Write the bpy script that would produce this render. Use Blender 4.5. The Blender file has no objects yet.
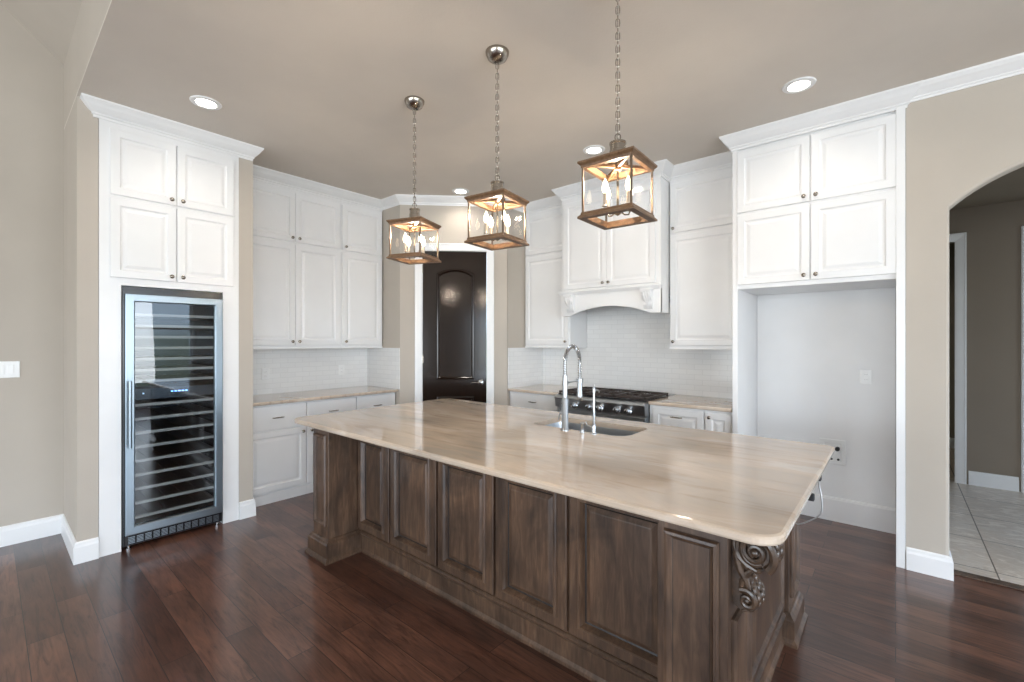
import bpy, bmesh, math, random
from mathutils import Vector, Matrix
random.seed(4)
C = bpy.context.scene.collection
scene = bpy.context.scene
R = math.radians
PI = math.pi

# ------------------------------------------------------------------ camera
cam_d = bpy.data.cameras.new('camera'); cam = bpy.data.objects.new('camera', cam_d); C.objects.link(cam)
cam.location = (0, 0, 1.45); cam.rotation_euler = (R(90), 0, R(40.49))
cam_d.sensor_width = 36; cam_d.lens = 449.3/1024*36; cam_d.clip_start = .05
scene.camera = cam
# ------------------------------------------------------------------ world, exposure
w = bpy.data.worlds.new('sky'); scene.world = w; w.use_nodes = True
nt = w.node_tree; nt.nodes.clear()
wo = nt.nodes.new('ShaderNodeOutputWorld'); bg = nt.nodes.new('ShaderNodeBackground')
tc = nt.nodes.new('ShaderNodeTexCoord'); sp = nt.nodes.new('ShaderNodeSeparateXYZ'); rp = nt.nodes.new('ShaderNodeValToRGB')
nt.links.new(tc.outputs['Generated'], sp.inputs[0]); nt.links.new(sp.outputs['Z'], rp.inputs[0])
nt.links.new(rp.outputs[0], bg.inputs[0]); nt.links.new(bg.outputs[0], wo.inputs[0])
e = rp.color_ramp.elements
e[0].position = 0.0; e[0].color = (.16, .20, .17, 1)
e[1].position = .04; e[1].color = (.62, .80, 1.0, 1)
k = e.new(.5); k.color = (.42, .66, 1.0, 1)
bg.inputs[1].default_value = 3.6
scene.view_settings.view_transform = 'Standard'; scene.view_settings.look = 'None'
scene.view_settings.gamma = 1; scene.view_settings.use_curve_mapping = False
scene.view_settings.exposure = 0.38

# daylight entering by the big windows of the living area behind the camera
def area(name, loc, rot, sx, sy, power, col):
    d = bpy.data.lights.new(name, 'AREA'); d.shape = 'RECTANGLE'; d.size = sx; d.size_y = sy; d.energy = power; d.color = col
    o = bpy.data.objects.new(name, d); C.objects.link(o); o.location = loc; o.rotation_euler = rot
    return o
DAY_S, DAY_E = 410, 330
area('daylight_south', (-.6, -6.3, 2.0), (R(101), 0, 0), 7.0, 3.2, DAY_S, (.88, .94, 1.0))       # shines towards +y
area('daylight_east', (4.9, -1.0, 1.7), (0, R(101), 0), 2.4, 7.0, DAY_E, (.88, .94, 1.0))    # shines towards -x
REC_W, PEND_W = 11, 11

# ------------------------------------------------------------------ materials
def nodes(name):
    m = bpy.data.materials.new(name); m.use_nodes = True
    n = m.node_tree; b = n.nodes['Principled BSDF']
    return m, n, b
def N(n, t, **kw):
    x = n.nodes.new(t)
    for k_, v in kw.items(): setattr(x, k_, v)
    return x
def ocoord(n, scale=(1,1,1), rot=(0,0,0)):
    t = N(n, 'ShaderNodeTexCoord'); mp = N(n, 'ShaderNodeMapping')
    mp.inputs['Scale'].default_value = scale; mp.inputs['Rotation'].default_value = rot
    n.links.new(t.outputs['Object'], mp.inputs[0]); return mp.outputs[0]
def noise(n, vec, scale, detail=4, rough=.55, dist=0):
    x = N(n, 'ShaderNodeTexNoise'); x.inputs['Scale'].default_value = scale; x.inputs['Detail'].default_value = detail
    x.inputs['Roughness'].default_value = rough; x.inputs['Distortion'].default_value = dist
    n.links.new(vec, x.inputs['Vector']); return x.outputs['Fac']
def ramp(n, fac, stops):
    x = N(n, 'ShaderNodeValToRGB'); el = x.color_ramp.elements
    while len(el) < len(stops): el.new(.5)
    for i, (p, c) in enumerate(stops):
        el[i].position = p; el[i].color = (*c, 1)
    n.links.new(fac, x.inputs[0]); return x.outputs[0]
def mix(n, a, b, fac, mode='MIX'):
    x = N(n, 'ShaderNodeMix', data_type='RGBA', blend_type=mode)
    for s, v in ((6, a), (7, b)):
        if isinstance(v, tuple): x.inputs[s].default_value = (*v, 1)
        else: n.links.new(v, x.inputs[s])
    if isinstance(fac, float): x.inputs[0].default_value = fac
    else: n.links.new(fac, x.inputs[0])
    return x.outputs[2]
def bump(n, b, h, strength=.2, dist=.01):
    x = N(n, 'ShaderNodeBump'); x.inputs['Strength'].default_value = strength; x.inputs['Distance'].default_value = dist
    n.links.new(h, x.inputs['Height']); n.links.new(x.outputs[0], b.inputs['Normal'])
def setv(b, **kw):
    for k_, v in kw.items():
        key = k_.replace('_', ' ')
        b.inputs[key].default_value = (*v, 1) if isinstance(v, tuple) else v
def paint(name, col, rough=.6, tex=.0, sc=120):
    m, n, b = nodes(name); setv(b, Roughness=rough)
    f = noise(n, ocoord(n), 2.2, 3)
    c = ramp(n, f, [(.3, tuple(x*.97 for x in col)), (.7, tuple(min(1, x*1.03) for x in col))])
    n.links.new(c, b.inputs['Base Color'])
    if tex: bump(n, b, noise(n, ocoord(n), sc, 3), tex, .002)
    return m
def metal(name, col, rough=.25, brush=None):
    m, n, b = nodes(name); setv(b, Metallic=1.0, Roughness=rough, Base_Color=col)
    if brush:
        f = noise(n, ocoord(n, brush), 3, 4)
        x = N(n, 'ShaderNodeMapRange'); x.inputs[3].default_value = rough*.75; x.inputs[4].default_value = rough*1.35
        n.links.new(f, x.inputs[0]); n.links.new(x.outputs[0], b.inputs['Roughness'])
        c = ramp(n, f, [(.3, tuple(v*.92 for v in col)), (.7, col)]); n.links.new(c, b.inputs['Base Color'])
    return m
def clear_glass(name, tint=(1,1,1), base=.04, rough=0.0, boost=1.0):
    m = bpy.data.materials.new(name); m.use_nodes = True; n = m.node_tree; n.nodes.clear()
    o = N(n, 'ShaderNodeOutputMaterial'); t = N(n, 'ShaderNodeBsdfTransparent'); g = N(n, 'ShaderNodeBsdfGlossy')
    t.inputs[0].default_value = (*tint, 1); g.inputs['Roughness'].default_value = rough
    f = N(n, 'ShaderNodeFresnel'); f.inputs[0].default_value = 1.5
    gm = N(n, 'ShaderNodeNewGeometry'); ft = N(n, 'ShaderNodeMath', operation='MULTIPLY_ADD'); ft.inputs[1].default_value = -boost; ft.inputs[2].default_value = boost
    n.links.new(gm.outputs['Backfacing'], ft.inputs[0])      # a thin pane mirrors on its outer face only
    mu = N(n, 'ShaderNodeMath', operation='MULTIPLY'); n.links.new(ft.outputs[0], mu.inputs[1]); mu.use_clamp = True
    mx = N(n, 'ShaderNodeMixShader'); n.links.new(f.outputs[0], mu.inputs[0]); n.links.new(mu.outputs[0], mx.inputs[0])
    n.links.new(t.outputs[0], mx.inputs[1]); n.links.new(g.outputs[0], mx.inputs[2]); n.links.new(mx.outputs[0], o.inputs[0])
    return m
def emit(name, col, s):
    m, n, b = nodes(name); setv(b, Base_Color=(.8,.8,.8), Roughness=.4, Emission_Color=col, Emission_Strength=s); return m

M = {}
M['wall'] = paint('greige_wall_paint', (.485, .435, .375), .75, .25)
M['ceiling'] = paint('taupe_ceiling_paint', (.66, .605, .54), .8, .35, 60)
M['white'] = paint('white_cabinet_enamel', (.80, .80, .80), .30)
M['trim'] = paint('white_trim_paint', (.82, .82, .82), .35)
M['niche'] = paint('white_niche_paint', (.82, .82, .82), .6, .1)
M['hall'] = paint('dimmed_brown_hall_paint', (.25, .205, .16), .75, .2)  # brown darkened in the colour itself to carry the hall's dimness
M['corbel'] = None
M['plastic'] = paint('white_plastic', (.82, .82, .81), .3)
M['slot'] = paint('dark_slot', (.03, .03, .03), .5)
M['nickel'] = metal('brushed_nickel', (.36, .32, .275), .2)
M['steel'] = metal('brushed_stainless_steel', (.46, .48, .50), .28)
M['cooler'] = metal('cooler_stainless_steel', (.27, .32, .36), .32)
M['chrome'] = metal('polished_chrome', (.58, .60, .63), .12)
M['rubber'] = paint('black_rubber', (.02, .02, .022), .5)
M['enamel'] = paint('black_enamel', (.015, .015, .017), .2)
M['iron'] = paint('cast_iron', (.035, .022, .018), .45, .3, 300)
M['candle'] = metal('warm_nickel_sleeve', (.62, .52, .42), .3)
M['bronze'] = metal('dark_bronze_rod', (.20, .15, .11), .35)
M['pane'] = clear_glass('clear_lantern_glass', boost=.35)
M['coolglass'] = clear_glass('tinted_cooler_glass', (.86, .92, .97), boost=2.0)
M['bulb'] = emit('candle_bulb_glow', (1, .80, .55), 9)
M['lens'] = emit('downlight_lens_glow', (1, .93, .82), 16)
M['blue_led'] = emit('blue_display_led', (.1, .35, 1), 5)
M['clock'] = emit('white_display_mark', (.5, .7, 1), .5)

def wood_stain():
    m, n, b = nodes('stained_knotty_alder')
    v = ocoord(n, (9, 9, 1.1)); g = noise(n, v, 5.5, 8, .6, .8)
    v2 = ocoord(n, (1, 1, .55)); k_ = noise(n, v2, 4.2, 3, .5, 1.5)
    c1 = ramp(n, g, [(.25, (.042, .021, .012)), (.5, (.078, .043, .025)), (.78, (.135, .081, .048))])
    c2 = ramp(n, k_, [(.28, (.42, .40, .39)), (.5, (.95, .95, .95)), (.72, (1.6, 1.56, 1.5))])
    c = mix(n, c1, c2, 1.0, 'MULTIPLY')
    vor = N(n, 'ShaderNodeTexVoronoi'); vor.inputs['Scale'].default_value = 3.1
    n.links.new(ocoord(n, (1.6, 1.6, 1)), vor.inputs['Vector'])
    kn = ramp(n, vor.outputs['Distance'], [(.02, (.25, .22, .2)), (.10, (1, 1, 1))])
    c = mix(n, c, kn, .8, 'MULTIPLY')
    n.links.new(c, b.inputs['Base Color']); setv(b, Roughness=.46, Coat_Weight=.5, Coat_Roughness=.12)
    bump(n, b, g, .06, .002); return m
M['alder'] = wood_stain()
m, n, b = nodes('dark_glaze_lines'); setv(b, Base_Color=(.012, .008, .006), Roughness=.4); M['glaze'] = m
m, n, b = nodes('dark_carved_walnut')
g = noise(n, ocoord(n), 40, 4); n.links.new(ramp(n, g, [(.3, (.030, .017, .010)), (.7, (.085, .050, .030))]), b.inputs['Base Color'])
setv(b, Roughness=.40, Coat_Weight=.45, Coat_Roughness=.15); M['corbel'] = m
def lantern_wood():
    m, n, b = nodes('weathered_brown_lantern_wood')
    g = noise(n, ocoord(n, (30, 30, 30)), 2.0, 6, .6, 1)
    c = ramp(n, g, [(.3, (.085, .042, .018)), (.7, (.20, .115, .06))]); n.links.new(c, b.inputs['Base Color']); setv(b, Roughness=.45)
    return m
M['lwood'] = lantern_wood()
def dark_door():
    m, n, b = nodes('dark_walnut_gloss')
    g = noise(n, ocoord(n, (12, 12, 1)), 5, 5)
    c = ramp(n, g, [(.3, (.012, .006, .0035)), (.7, (.015, .0075, .0045))]); n.links.new(c, b.inputs['Base Color'])
    setv(b, Roughness=.15, Specular_IOR_Level=.5); return m
M['door'] = dark_door()
def stone():
    m, n, b = nodes('beige_quartzite')
    v = ocoord(n, (.7, 1.9, 1), (0, 0, R(-14)))
    f1 = noise(n, v, 1.5, 9, .62, 1.1); f2 = noise(n, ocoord(n, (.8, 5, 1), (0, 0, R(-5))), 2.6, 6, .6, .7)
    c = ramp(n, f1, [(.28, (.43, .385, .335)), (.42, (.50, .415, .335)), (.52, (.56, .45, .355)), (.62, (.62, .53, .445)), (.78, (.52, .475, .42))])
    c2 = ramp(n, f2, [(.36, (.80, .74, .68)), (.47, (1, 1, 1)), (.6, (1.03, 1.02, 1.0))])
    c = mix(n, c, c2, .7, 'MULTIPLY'); n.links.new(c, b.inputs['Base Color'])
    setv(b, Roughness=.10, Coat_Weight=.3, Coat_Roughness=.05); return m
M['stone'] = stone()
def brick_mat(name, vecrot, bw, rh, mort, cols, cm, rough, off=.5, grain=None, bstr=.3, swap=None):
    m, n, b = nodes(name)
    t = N(n, 'ShaderNodeTexCoord'); s = N(n, 'ShaderNodeSeparateXYZ'); cb = N(n, 'ShaderNodeCombineXYZ')
    n.links.new(t.outputs['Object'], s.inputs[0])
    if swap == 'sum':
        ad = N(n, 'ShaderNodeMath', operation='ADD'); n.links.new(s.outputs[0], ad.inputs[0]); n.links.new(s.outputs[1], ad.inputs[1])
        n.links.new(ad.outputs[0], cb.inputs[0]); n.links.new(s.outputs[2], cb.inputs[1])
    else:
        n.links.new(s.outputs[0], cb.inputs[0]); n.links.new(s.outputs[1], cb.inputs[1])
    x = N(n, 'ShaderNodeTexBrick'); x.offset = off; x.inputs['Scale'].default_value = 1; x.inputs['Brick Width'].default_value = bw
    x.inputs['Row Height'].default_value = rh; x.inputs['Mortar Size'].default_value = mort; x.inputs['Mortar Smooth'].default_value = .1
    x.inputs['Color1'].default_value = (*cols[0], 1); x.inputs['Color2'].default_value = (*cols[1], 1); x.inputs['Mortar'].default_value = (*cm, 1)
    n.links.new(cb.outputs[0], x.inputs['Vector'])
    return m, n, b, x, cb
m, n, b, x, cb = brick_mat('white_subway_tile', 0, .15, .051, .0022, ((.80,.80,.79), (.765,.765,.76)), (.70,.70,.69), .12, swap='sum')
n.links.new(x.outputs['Color'], b.inputs['Base Color']); setv(b, Roughness=.14)
bump(n, b, x.outputs['Fac'], -.35, .003); M['tile'] = m
# hardwood : planks run along x
m, n, b, x, cb = brick_mat('dark_hickory_planks', 0, 1.05, .127, .0016, ((.055,.020,.012), (.138,.061,.039)), (.012,.007,.005), .25, off=.37)
cellv = N(n, 'ShaderNodeVectorMath', operation='ADD')
mulv = N(n, 'ShaderNodeVectorMath', operation='MULTIPLY'); mulv.inputs[1].default_value = (31, 17, 9)
n.links.new(x.outputs['Color'], mulv.inputs[0]); n.links.new(cb.outputs[0], cellv.inputs[0]); n.links.new(mulv.outputs[0], cellv.inputs[1])
mp = N(n, 'ShaderNodeMapping'); mp.inputs['Scale'].default_value = (2.0, 20, 1); n.links.new(cellv.outputs[0], mp.inputs[0])
g = noise(n, mp.outputs[0], 2.0, 9, .68, 1.1)
mp2 = N(n, 'ShaderNodeMapping'); mp2.inputs['Scale'].default_value = (1.2, 3, 1); n.links.new(cellv.outputs[0], mp2.inputs[0])
g2 = noise(n, mp2.outputs[0], 2.0, 3, .5, .2)
cg = ramp(n, g, [(.33, (.42,.37,.35)), (.48, (1,1,1)), (.68, (1.5,1.45,1.40))])
cg2 = ramp(n, g2, [(.30, (.52,.52,.55)), (.52, (1,1,1)), (.75, (1.25,1.22,1.18))])
c = mix(n, mix(n, x.outputs['Color'], cg, .9, 'MULTIPLY'), cg2, .9, 'MULTIPLY')
n.links.new(c, b.inputs['Base Color']); setv(b, Roughness=.34, Coat_Weight=.5, Coat_Roughness=.13)
ad = N(n, 'ShaderNodeMath', operation='MULTIPLY_ADD'); ad.inputs[1].default_value = -1.5
n.links.new(x.outputs['Fac'], ad.inputs[0]); n.links.new(g2, ad.inputs[2])
bump(n, b, ad.outputs[0], .12, .004); M['floor'] = m
m, n, b, x, cb = brick_mat('hall_travertine_tile', 0, .61, .61, .004, ((.74,.67,.59), (.66,.59,.51)), (.16,.13,.10), .3, off=0.0)
mpx = N(n, 'ShaderNodeVectorMath', operation='ADD'); mpx.inputs[1].default_value = (.13, .17, 0)
n.links.new(cb.outputs[0], mpx.inputs[0]); n.links.new(mpx.outputs[0], x.inputs['Vector'])
gv = noise(n, ocoord(n, (1, 2.5, 1)), 3.4, 8, .65, 2)
cgv = ramp(n, gv, [(.3, (.62,.56,.5)), (.42, (1,1,1)), (.5, (.85,.8,.75)), (.6, (1.15,1.15,1.15))])
n.links.new(mix(n, x.outputs['Color'], cgv, .9, 'MULTIPLY'), b.inputs['Base Color']); setv(b, Roughness=.3); M['halltile'] = m
m, n, b = nodes('wine_shelf_wood'); setv(b, Base_Color=(.30, .25, .20), Roughness=.4); M['shelf'] = m

# ------------------------------------------------------------------ mesh helpers
def V(*a): return Vector(a)
class MB:
    def __init__(s): s.bm = bmesh.new()
    def poly(s, pts):
        vs = [s.bm.verts.new(p) for p in pts]; return vs
    def box(s, x0, x1, y0, y1, z0, z1, bev=0):
        vs = [s.bm.verts.new(p) for p in ((x0,y0,z0),(x1,y0,z0),(x1,y1,z0),(x0,y1,z0),(x0,y0,z1),(x1,y0,z1),(x1,y1,z1),(x0,y1,z1))]
        fs = [s.bm.faces.new([vs[i] for i in f]) for f in ((0,3,2,1),(4,5,6,7),(0,1,5,4),(1,2,6,5),(2,3,7,6),(3,0,4,7))]
        if bev:
            ed = list({e_ for f in fs for e_ in f.edges})
            bmesh.ops.bevel(s.bm, geom=ed, offset=bev, segments=2, profile=.5, affect='EDGES')
        return s
    def loops(s, ls, cap0=True, cap1=True, closed=False):
        rows = [[s.bm.verts.new(p) for p in l] for l in ls]; n = len(rows[0])
        pairs = list(zip(rows, rows[1:])) + ([(rows[-1], rows[0])] if closed else [])
        for a, b_ in pairs:
            for i in range(n):
                j = (i+1) % n
                try: s.bm.faces.new((a[i], a[j], b_[j], b_[i]))
                except ValueError: pass
        if not closed:
            if cap0: s.bm.faces.new(rows[0][::-1])
            if cap1: s.bm.faces.new(rows[-1])
        return s
    def prism(s, pts2, f0, f1):
        # pts2 2-D outline, f0/f1 map 2-D -> 3-D on the two faces
        return s.loops([[f0(*p) for p in pts2], [f1(*p) for p in pts2]])
    def lathe(s, prof, center, axis=(0,0,1), seg=24):
        ax = Vector(axis).normalized(); t = Vector((1,0,0)) if abs(ax.x) < .9 else Vector((0,1,0))
        u = ax.cross(t).normalized(); v = ax.cross(u); c = Vector(center)
        ls = [[c + ax*h + (u*math.cos(2*PI*i/seg) + v*math.sin(2*PI*i/seg))*max(r, 1e-4) for i in range(seg)] for r, h in prof]
        return s.loops(ls)
    def cyl(s, a, b_, r, seg=16, r2=None):
        a = Vector(a); b_ = Vector(b_); d = b_-a
        return s.lathe([(r, 0), (r2 if r2 is not None else r, d.length)], a, d, seg)
    def tube(s, pts, r, seg=10, closed=False):
        pts = [Vector(p) for p in pts]; n = len(pts); rs = r if isinstance(r, (list, tuple)) else [r]*n
        tang = []
        for i in range(n):
            if closed: d = pts[(i+1) % n]-pts[i-1]
            else: d = pts[min(i+1, n-1)]-pts[max(i-1, 0)]
            tang.append(d.normalized())
        up = Vector((0,0,1)) if abs(tang[0].z) < .9 else Vector((1,0,0))
        nx = tang[0].cross(up).normalized(); ls = []
        for i in range(n):
            nx = (nx - tang[i]*nx.dot(tang[i])).normalized(); ny = tang[i].cross(nx)
            ls.append([pts[i] + (nx*math.cos(2*PI*k_/seg)+ny*math.sin(2*PI*k_/seg))*rs[i] for k_ in range(seg)])
        return s.loops(ls, closed=closed)
    def ball(s, c, rx, ry, rz, seg=14, rings=9, rot=None):
        c = Vector(c); ls = []
        for i in range(rings+1):
            th = PI*i/rings; rr = max(math.sin(th), 1e-3)
            l = []
            for k_ in range(seg):
                p = Vector((rx*rr*math.cos(2*PI*k_/seg), ry*rr*math.sin(2*PI*k_/seg), -rz*math.cos(th)))
                if rot: p = rot @ p
                l.append(c+p)
            ls.append(l)
        return s.loops(ls)
    def rings(s, O, U, Vv, W, w_, h_, rs, glaze=()):
        # concentric rectangles, rs = [(inset, depth)]
        O, U, Vv, W = map(Vector, (O, U, Vv, W)); ls = []
        for ins, d in rs:
            ls.append([O+U*ins+Vv*ins+W*d, O+U*(w_-ins)+Vv*ins+W*d, O+U*(w_-ins)+Vv*(h_-ins)+W*d, O+U*ins+Vv*(h_-ins)+W*d])
        s.loops(ls); s.bm.faces.ensure_lookup_table()
        if glaze:
            base_ = len(s.bm.faces)-4*(len(rs)-1)-2
            for gi in glaze:
                for q in range(4): s.bm.faces[base_+gi*4+q].material_index = 1
        return s
    def sweep(s, path, prof, side=1, closed=False):
        # path 2-D points, prof [(outward, z)] closed profile; side=+1 outward is to the right of travel
        P = [Vector(p).to_2d() for p in path]; n = len(P); ls = []
        def nrm(a, b_):
            d = (b_-a).normalized(); return Vector((d.y, -d.x))*side
        for i in range(n):
            if closed: n0 = nrm(P[i-1], P[i]); n1 = nrm(P[i], P[(i+1) % n])
            else:
                n0 = nrm(P[i-1], P[i]) if i else nrm(P[0], P[1]); n1 = nrm(P[i], P[i+1]) if i < n-1 else n0
            mt = (n0+n1).normalized(); k_ = 1/max(mt.dot(n0), .3)
            ls.append([Vector((P[i].x+mt.x*o*k_, P[i].y+mt.y*o*k_, z)) for o, z in prof])
        return s.loops(ls, closed=closed)
    def build(s, name, mat, parent=None, smooth=False, kind=None):
        bmesh.ops.recalc_face_normals(s.bm, faces=s.bm.faces)
        if parent is not None:
            r = parent
            while r.parent: r = r.parent
            off = Vector(r.location)
            rz = r.rotation_euler.z
            bmesh.ops.transform(s.bm, matrix=Matrix.Rotation(-rz, 4, 'Z') @ Matrix.Translation(-off), verts=s.bm.verts)
        me = bpy.data.meshes.new(name); s.bm.to_mesh(me); s.bm.free()
        me.materials.append(mat)
        if any(p_.material_index for p_ in me.polygons): me.materials.append(M['glaze'])
        if smooth:
            me.shade_smooth()
            try: me.set_sharp_from_angle(angle=R(38))
            except Exception: pass
        o = bpy.data.objects.new(name, me); C.objects.link(o)
        if parent is not None: o.parent = parent
        if kind: o['kind'] = kind
        return o
def thing(name, label, cat, loc=(0,0,0), group=None):
    o = bpy.data.objects.new(name, None); C.objects.link(o); o.location = loc; o.empty_display_size = .1
    o['label'] = label; o['category'] = cat
    if group: o['group'] = group
    return o
def tag(o, label, cat, group=None):
    o['label'] = label; o['category'] = cat
    if group: o['group'] = group
    return o
def center_origin(o):
    me = o.data; c = sum((v.co for v in me.vertices), Vector())/len(me.vertices)
    zmin = min(v.co.z for v in me.vertices); c.z = zmin
    me.transform(Matrix.Translation(-c)); o.location = c; return o
def struct(name, mb, mat, smooth=False):
    return mb.build(name, mat, None, smooth, 'structure')
def box(*a, bev=0): return MB().box(*a, bev=bev)
def copy_tree(o, parent=None):
    c = o.copy(); C.objects.link(c)
    if parent is not None: c.parent = parent
    for ch in list(o.children): copy_tree(ch, c)
    return c

FX, FY, FZ = (1,0,0), (0,1,0), (0,0,1)
NY = (0,-1,0)
H = 3.05
# ------------------------------------------------------------------ room shell
struct('floor', box(-5.0, 5.1, -6.6, 3.94, -.06, 0), M['floor'])
struct('floor_hall', box(.06, 3.0, 3.94, 9.0, -.06, .002), M['halltile'])
struct('floor_cabinets', box(-5.0, .06, 3.94, 4.7, -.06, 0), M['floor'])
struct('floor_threshold', MB().box(.20, 1.50, 3.90, 3.97, 0, .010, bev=.004), M['alder'])
struct('ceiling', box(-4.80, 5.1, .385, 4.7, H, H+.012), M['ceiling'])
struct('wall_left', box(-4.92, -4.80, -6.6, .385, 0, 6.2), M['wall'])
struct('wall_header', box(-4.8, 5.1, .385, .50, H+.012, 6.2), M['wall'])
# vaulted living-room ceiling, rises towards the back of the room
def slope(y): return 3.55 + .89*(.38-y)
mb = MB(); yr = -2.3
mb.prism([(.44, slope(.44)), (yr, slope(yr)), (-6.6, slope(yr)-.89*4.3), (-6.6, slope(yr)-.89*4.3+.1), (yr, slope(yr)+.1), (.44, slope(.44)+.1)],
         lambda y, z: (-4.9, y, z), lambda y, z: (5.1, y, z))
struct('ceiling_vault', mb, M['wall'])
# south wall with three windows, east wall with windows
mb = MB(); xs = [-4.9, -4.1, -1.9, -1.6, .6, .9, 3.1, 5.1]
for i in range(0, 7, 2): mb.box(xs[i], xs[i+1], -6.72, -6.6, .35, 3.3)
mb.box(-4.9, 5.1, -6.72, -6.6, 0, .35); mb.box(-4.9, 5.1, -6.72, -6.6, 3.3, 6.2)
struct('wall_south', mb, M['wall'])
mb = MB(); ys = [-6.6, -5.2, -3.2, -2.9, -.9, -.6, 1.4, 1.7, 3.3, 3.94]
for i in range(0, 9, 2): mb.box(5.0, 5.12, ys[i], ys[i+1], .35, 2.6)
mb.box(5.0, 5.12, -6.6, 3.94, 0, .35); mb.box(5.0, 5.12, -6.6, 3.94, 2.6, 6.2)
struct('wall_east', mb, M['wall'])
def window(k_, fixed, a0, a1, z0, z1, axis):
    mb = MB(); t = .06
    def bx(u0, u1, v0, v1):
        if axis == 'y': mb.box(u0, u1, fixed-.05, fixed+.03, v0, v1)
        else: mb.box(fixed-.03, fixed+.05, u0, u1, v0, v1)
    bx(a0, a0+t, z0, z1); bx(a1-t, a1, z0, z1); bx(a0+t, a1-t, z0, z0+t); bx(a0+t, a1-t, z1-t, z1)
    zm = z0+(z1-z0)*.62; bx(a0+t, a1-t, zm-.025, zm+.025)
    am = (a0+a1)/2; bx(am-.02, am+.02, z0+t, zm-.025)
    struct('window_%d' % k_, mb, M['trim'])
for i, (a0, a1) in enumerate(((-4.1, -1.9), (-1.6, .6), (.9, 3.1))): window(i+1, -6.66, a0, a1, .35, 3.3, 'y')
for i, (a0, a1) in enumerate(((-5.2, -3.2), (-2.9, -.9), (-.6, 1.4), (1.7, 3.3))): window(i+4, 5.06, a0, a1, .35, 2.6, 'x')

# left run walls
struct('wall_left_column', box(-4.8, -4.058, .385, .490, 0, H), M['wall'])
struct('wall_left_pier', box(-4.8, -4.058, 1.336, 1.441, 0, H), M['wall'])
struct('wall_left_back', box(-4.92, -4.80, .385, 1.441, 0, H), M['wall'])
struct('wall_left_recess', box(-4.95, -4.83, 1.441, 3.1, 0, H), M['wall'])
A = Vector((-4.176, 2.98)); B = Vector((-3.334, 3.822)); D = (B-A).normalized(); L = (B-A).length
NN = Vector((D.y, -D.x))       # towards the kitchen
struct('wall_pantry_return', MB().prism([(-4.83, 2.98), (A.x, A.y), (A.x-.05, A.y+.12), (-4.83, 3.10)], lambda x, y: (x, y, 0), lambda x, y: (x, y, H)), M['wall'])
def dg(s_, o, z): p = A+D*s_+NN*o; return (p.x, p.y, z)
def dbox(mb, s0, s1, o0, o1, z0, z1): return mb.loops([[dg(s0,o0,z0), dg(s1,o0,z0), dg(s1,o1,z0), dg(s0,o1,z0)], [dg(s0,o0,z1), dg(s1,o0,z1), dg(s1,o1,z1), dg(s0,o1,z1)]])
DS0, DS1, DZ = .245, .960, 2.455
mb = MB(); dbox(mb, 0, DS0-.02, -.12, 0, 0, H); dbox(mb, DS1+.02, L, -.12, 0, 0, H); dbox(mb, DS0-.02, DS1+.02, -.12, 0, DZ+.02, H)
struct('wall_pantry', mb, M['wall'])
struct('wall_pantry_side', box(-3.454, -3.334, 3.83, 4.62, 0, H), M['wall'])
struct('wall_back', box(-3.454, .10, 4.50, 4.62, 0, H), M['wall'])
# right wall with arch
AX0, AX1, ZS = .25, 1.45, 2.262; rho = .845; hc = .6
def archz(x): return ZS + math.sqrt(rho*rho-(x-(AX0+hc))**2) - math.sqrt(rho*rho-hc*hc)
def arch_outline(ins, zoff=0):
    pts = [(AX0-ins, 0)]
    for i in range(33):
        x = AX0 + (AX1-AX0)*i/32
        # outward offset of the arc
        cx, cz = AX0+hc, ZS - math.sqrt(rho*rho-hc*hc)
        d = Vector((x-cx, archz(x)-cz)).normalized()
        pts.append((x+d.x*ins, archz(x)+d.y*ins))
    pts.append((AX1+ins, 0)); return pts
mb = MB(); outer = [(5.1, 0), (5.1, H), (.05, H), (.05, 0)]; bn = .018
def wl(ins, y): return [(x, y, z) for x, z in arch_outline(ins)+outer]
mb.loops([wl(bn, 3.81), wl(bn*.3, 3.81+bn*.3), wl(0, 3.81+bn), wl(0, 3.93-bn), wl(bn*.3, 3.93-bn*.3), wl(bn, 3.93)])
struct('wall_right', mb, M['wall'])
# niche behind the refrigerator place
struct('wall_niche', MB().box(-.935, .0, 4.45, 4.50, 0, 2.0), M['niche'])
# hall beyond the arch
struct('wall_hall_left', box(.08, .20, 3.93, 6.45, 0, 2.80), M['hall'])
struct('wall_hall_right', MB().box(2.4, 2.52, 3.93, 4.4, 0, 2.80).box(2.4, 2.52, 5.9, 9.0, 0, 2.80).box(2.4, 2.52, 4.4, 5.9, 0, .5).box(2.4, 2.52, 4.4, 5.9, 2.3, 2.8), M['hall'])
window(8, 2.46, 4.4, 5.9, .5, 2.3, 'x')  # unseen window, put in to go with the added hall light
area('hall_fill_light', (2.36, 5.15, 1.4), (0, R(90), 0), 1.7, 1.4, 4.5, (.9, .95, 1.0))  # added area light out of view, brightens the hall floor
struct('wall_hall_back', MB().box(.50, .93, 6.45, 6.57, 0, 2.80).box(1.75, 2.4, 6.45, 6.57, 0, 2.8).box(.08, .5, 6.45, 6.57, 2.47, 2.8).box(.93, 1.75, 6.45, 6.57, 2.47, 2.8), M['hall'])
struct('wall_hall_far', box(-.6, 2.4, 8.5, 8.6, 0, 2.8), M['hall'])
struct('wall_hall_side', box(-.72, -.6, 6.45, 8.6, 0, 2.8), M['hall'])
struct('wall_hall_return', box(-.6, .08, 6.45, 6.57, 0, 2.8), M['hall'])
struct('ceiling_hall', box(-.72, 2.52, 3.93, 8.6, 2.80, 2.88), M['hall'])

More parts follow.
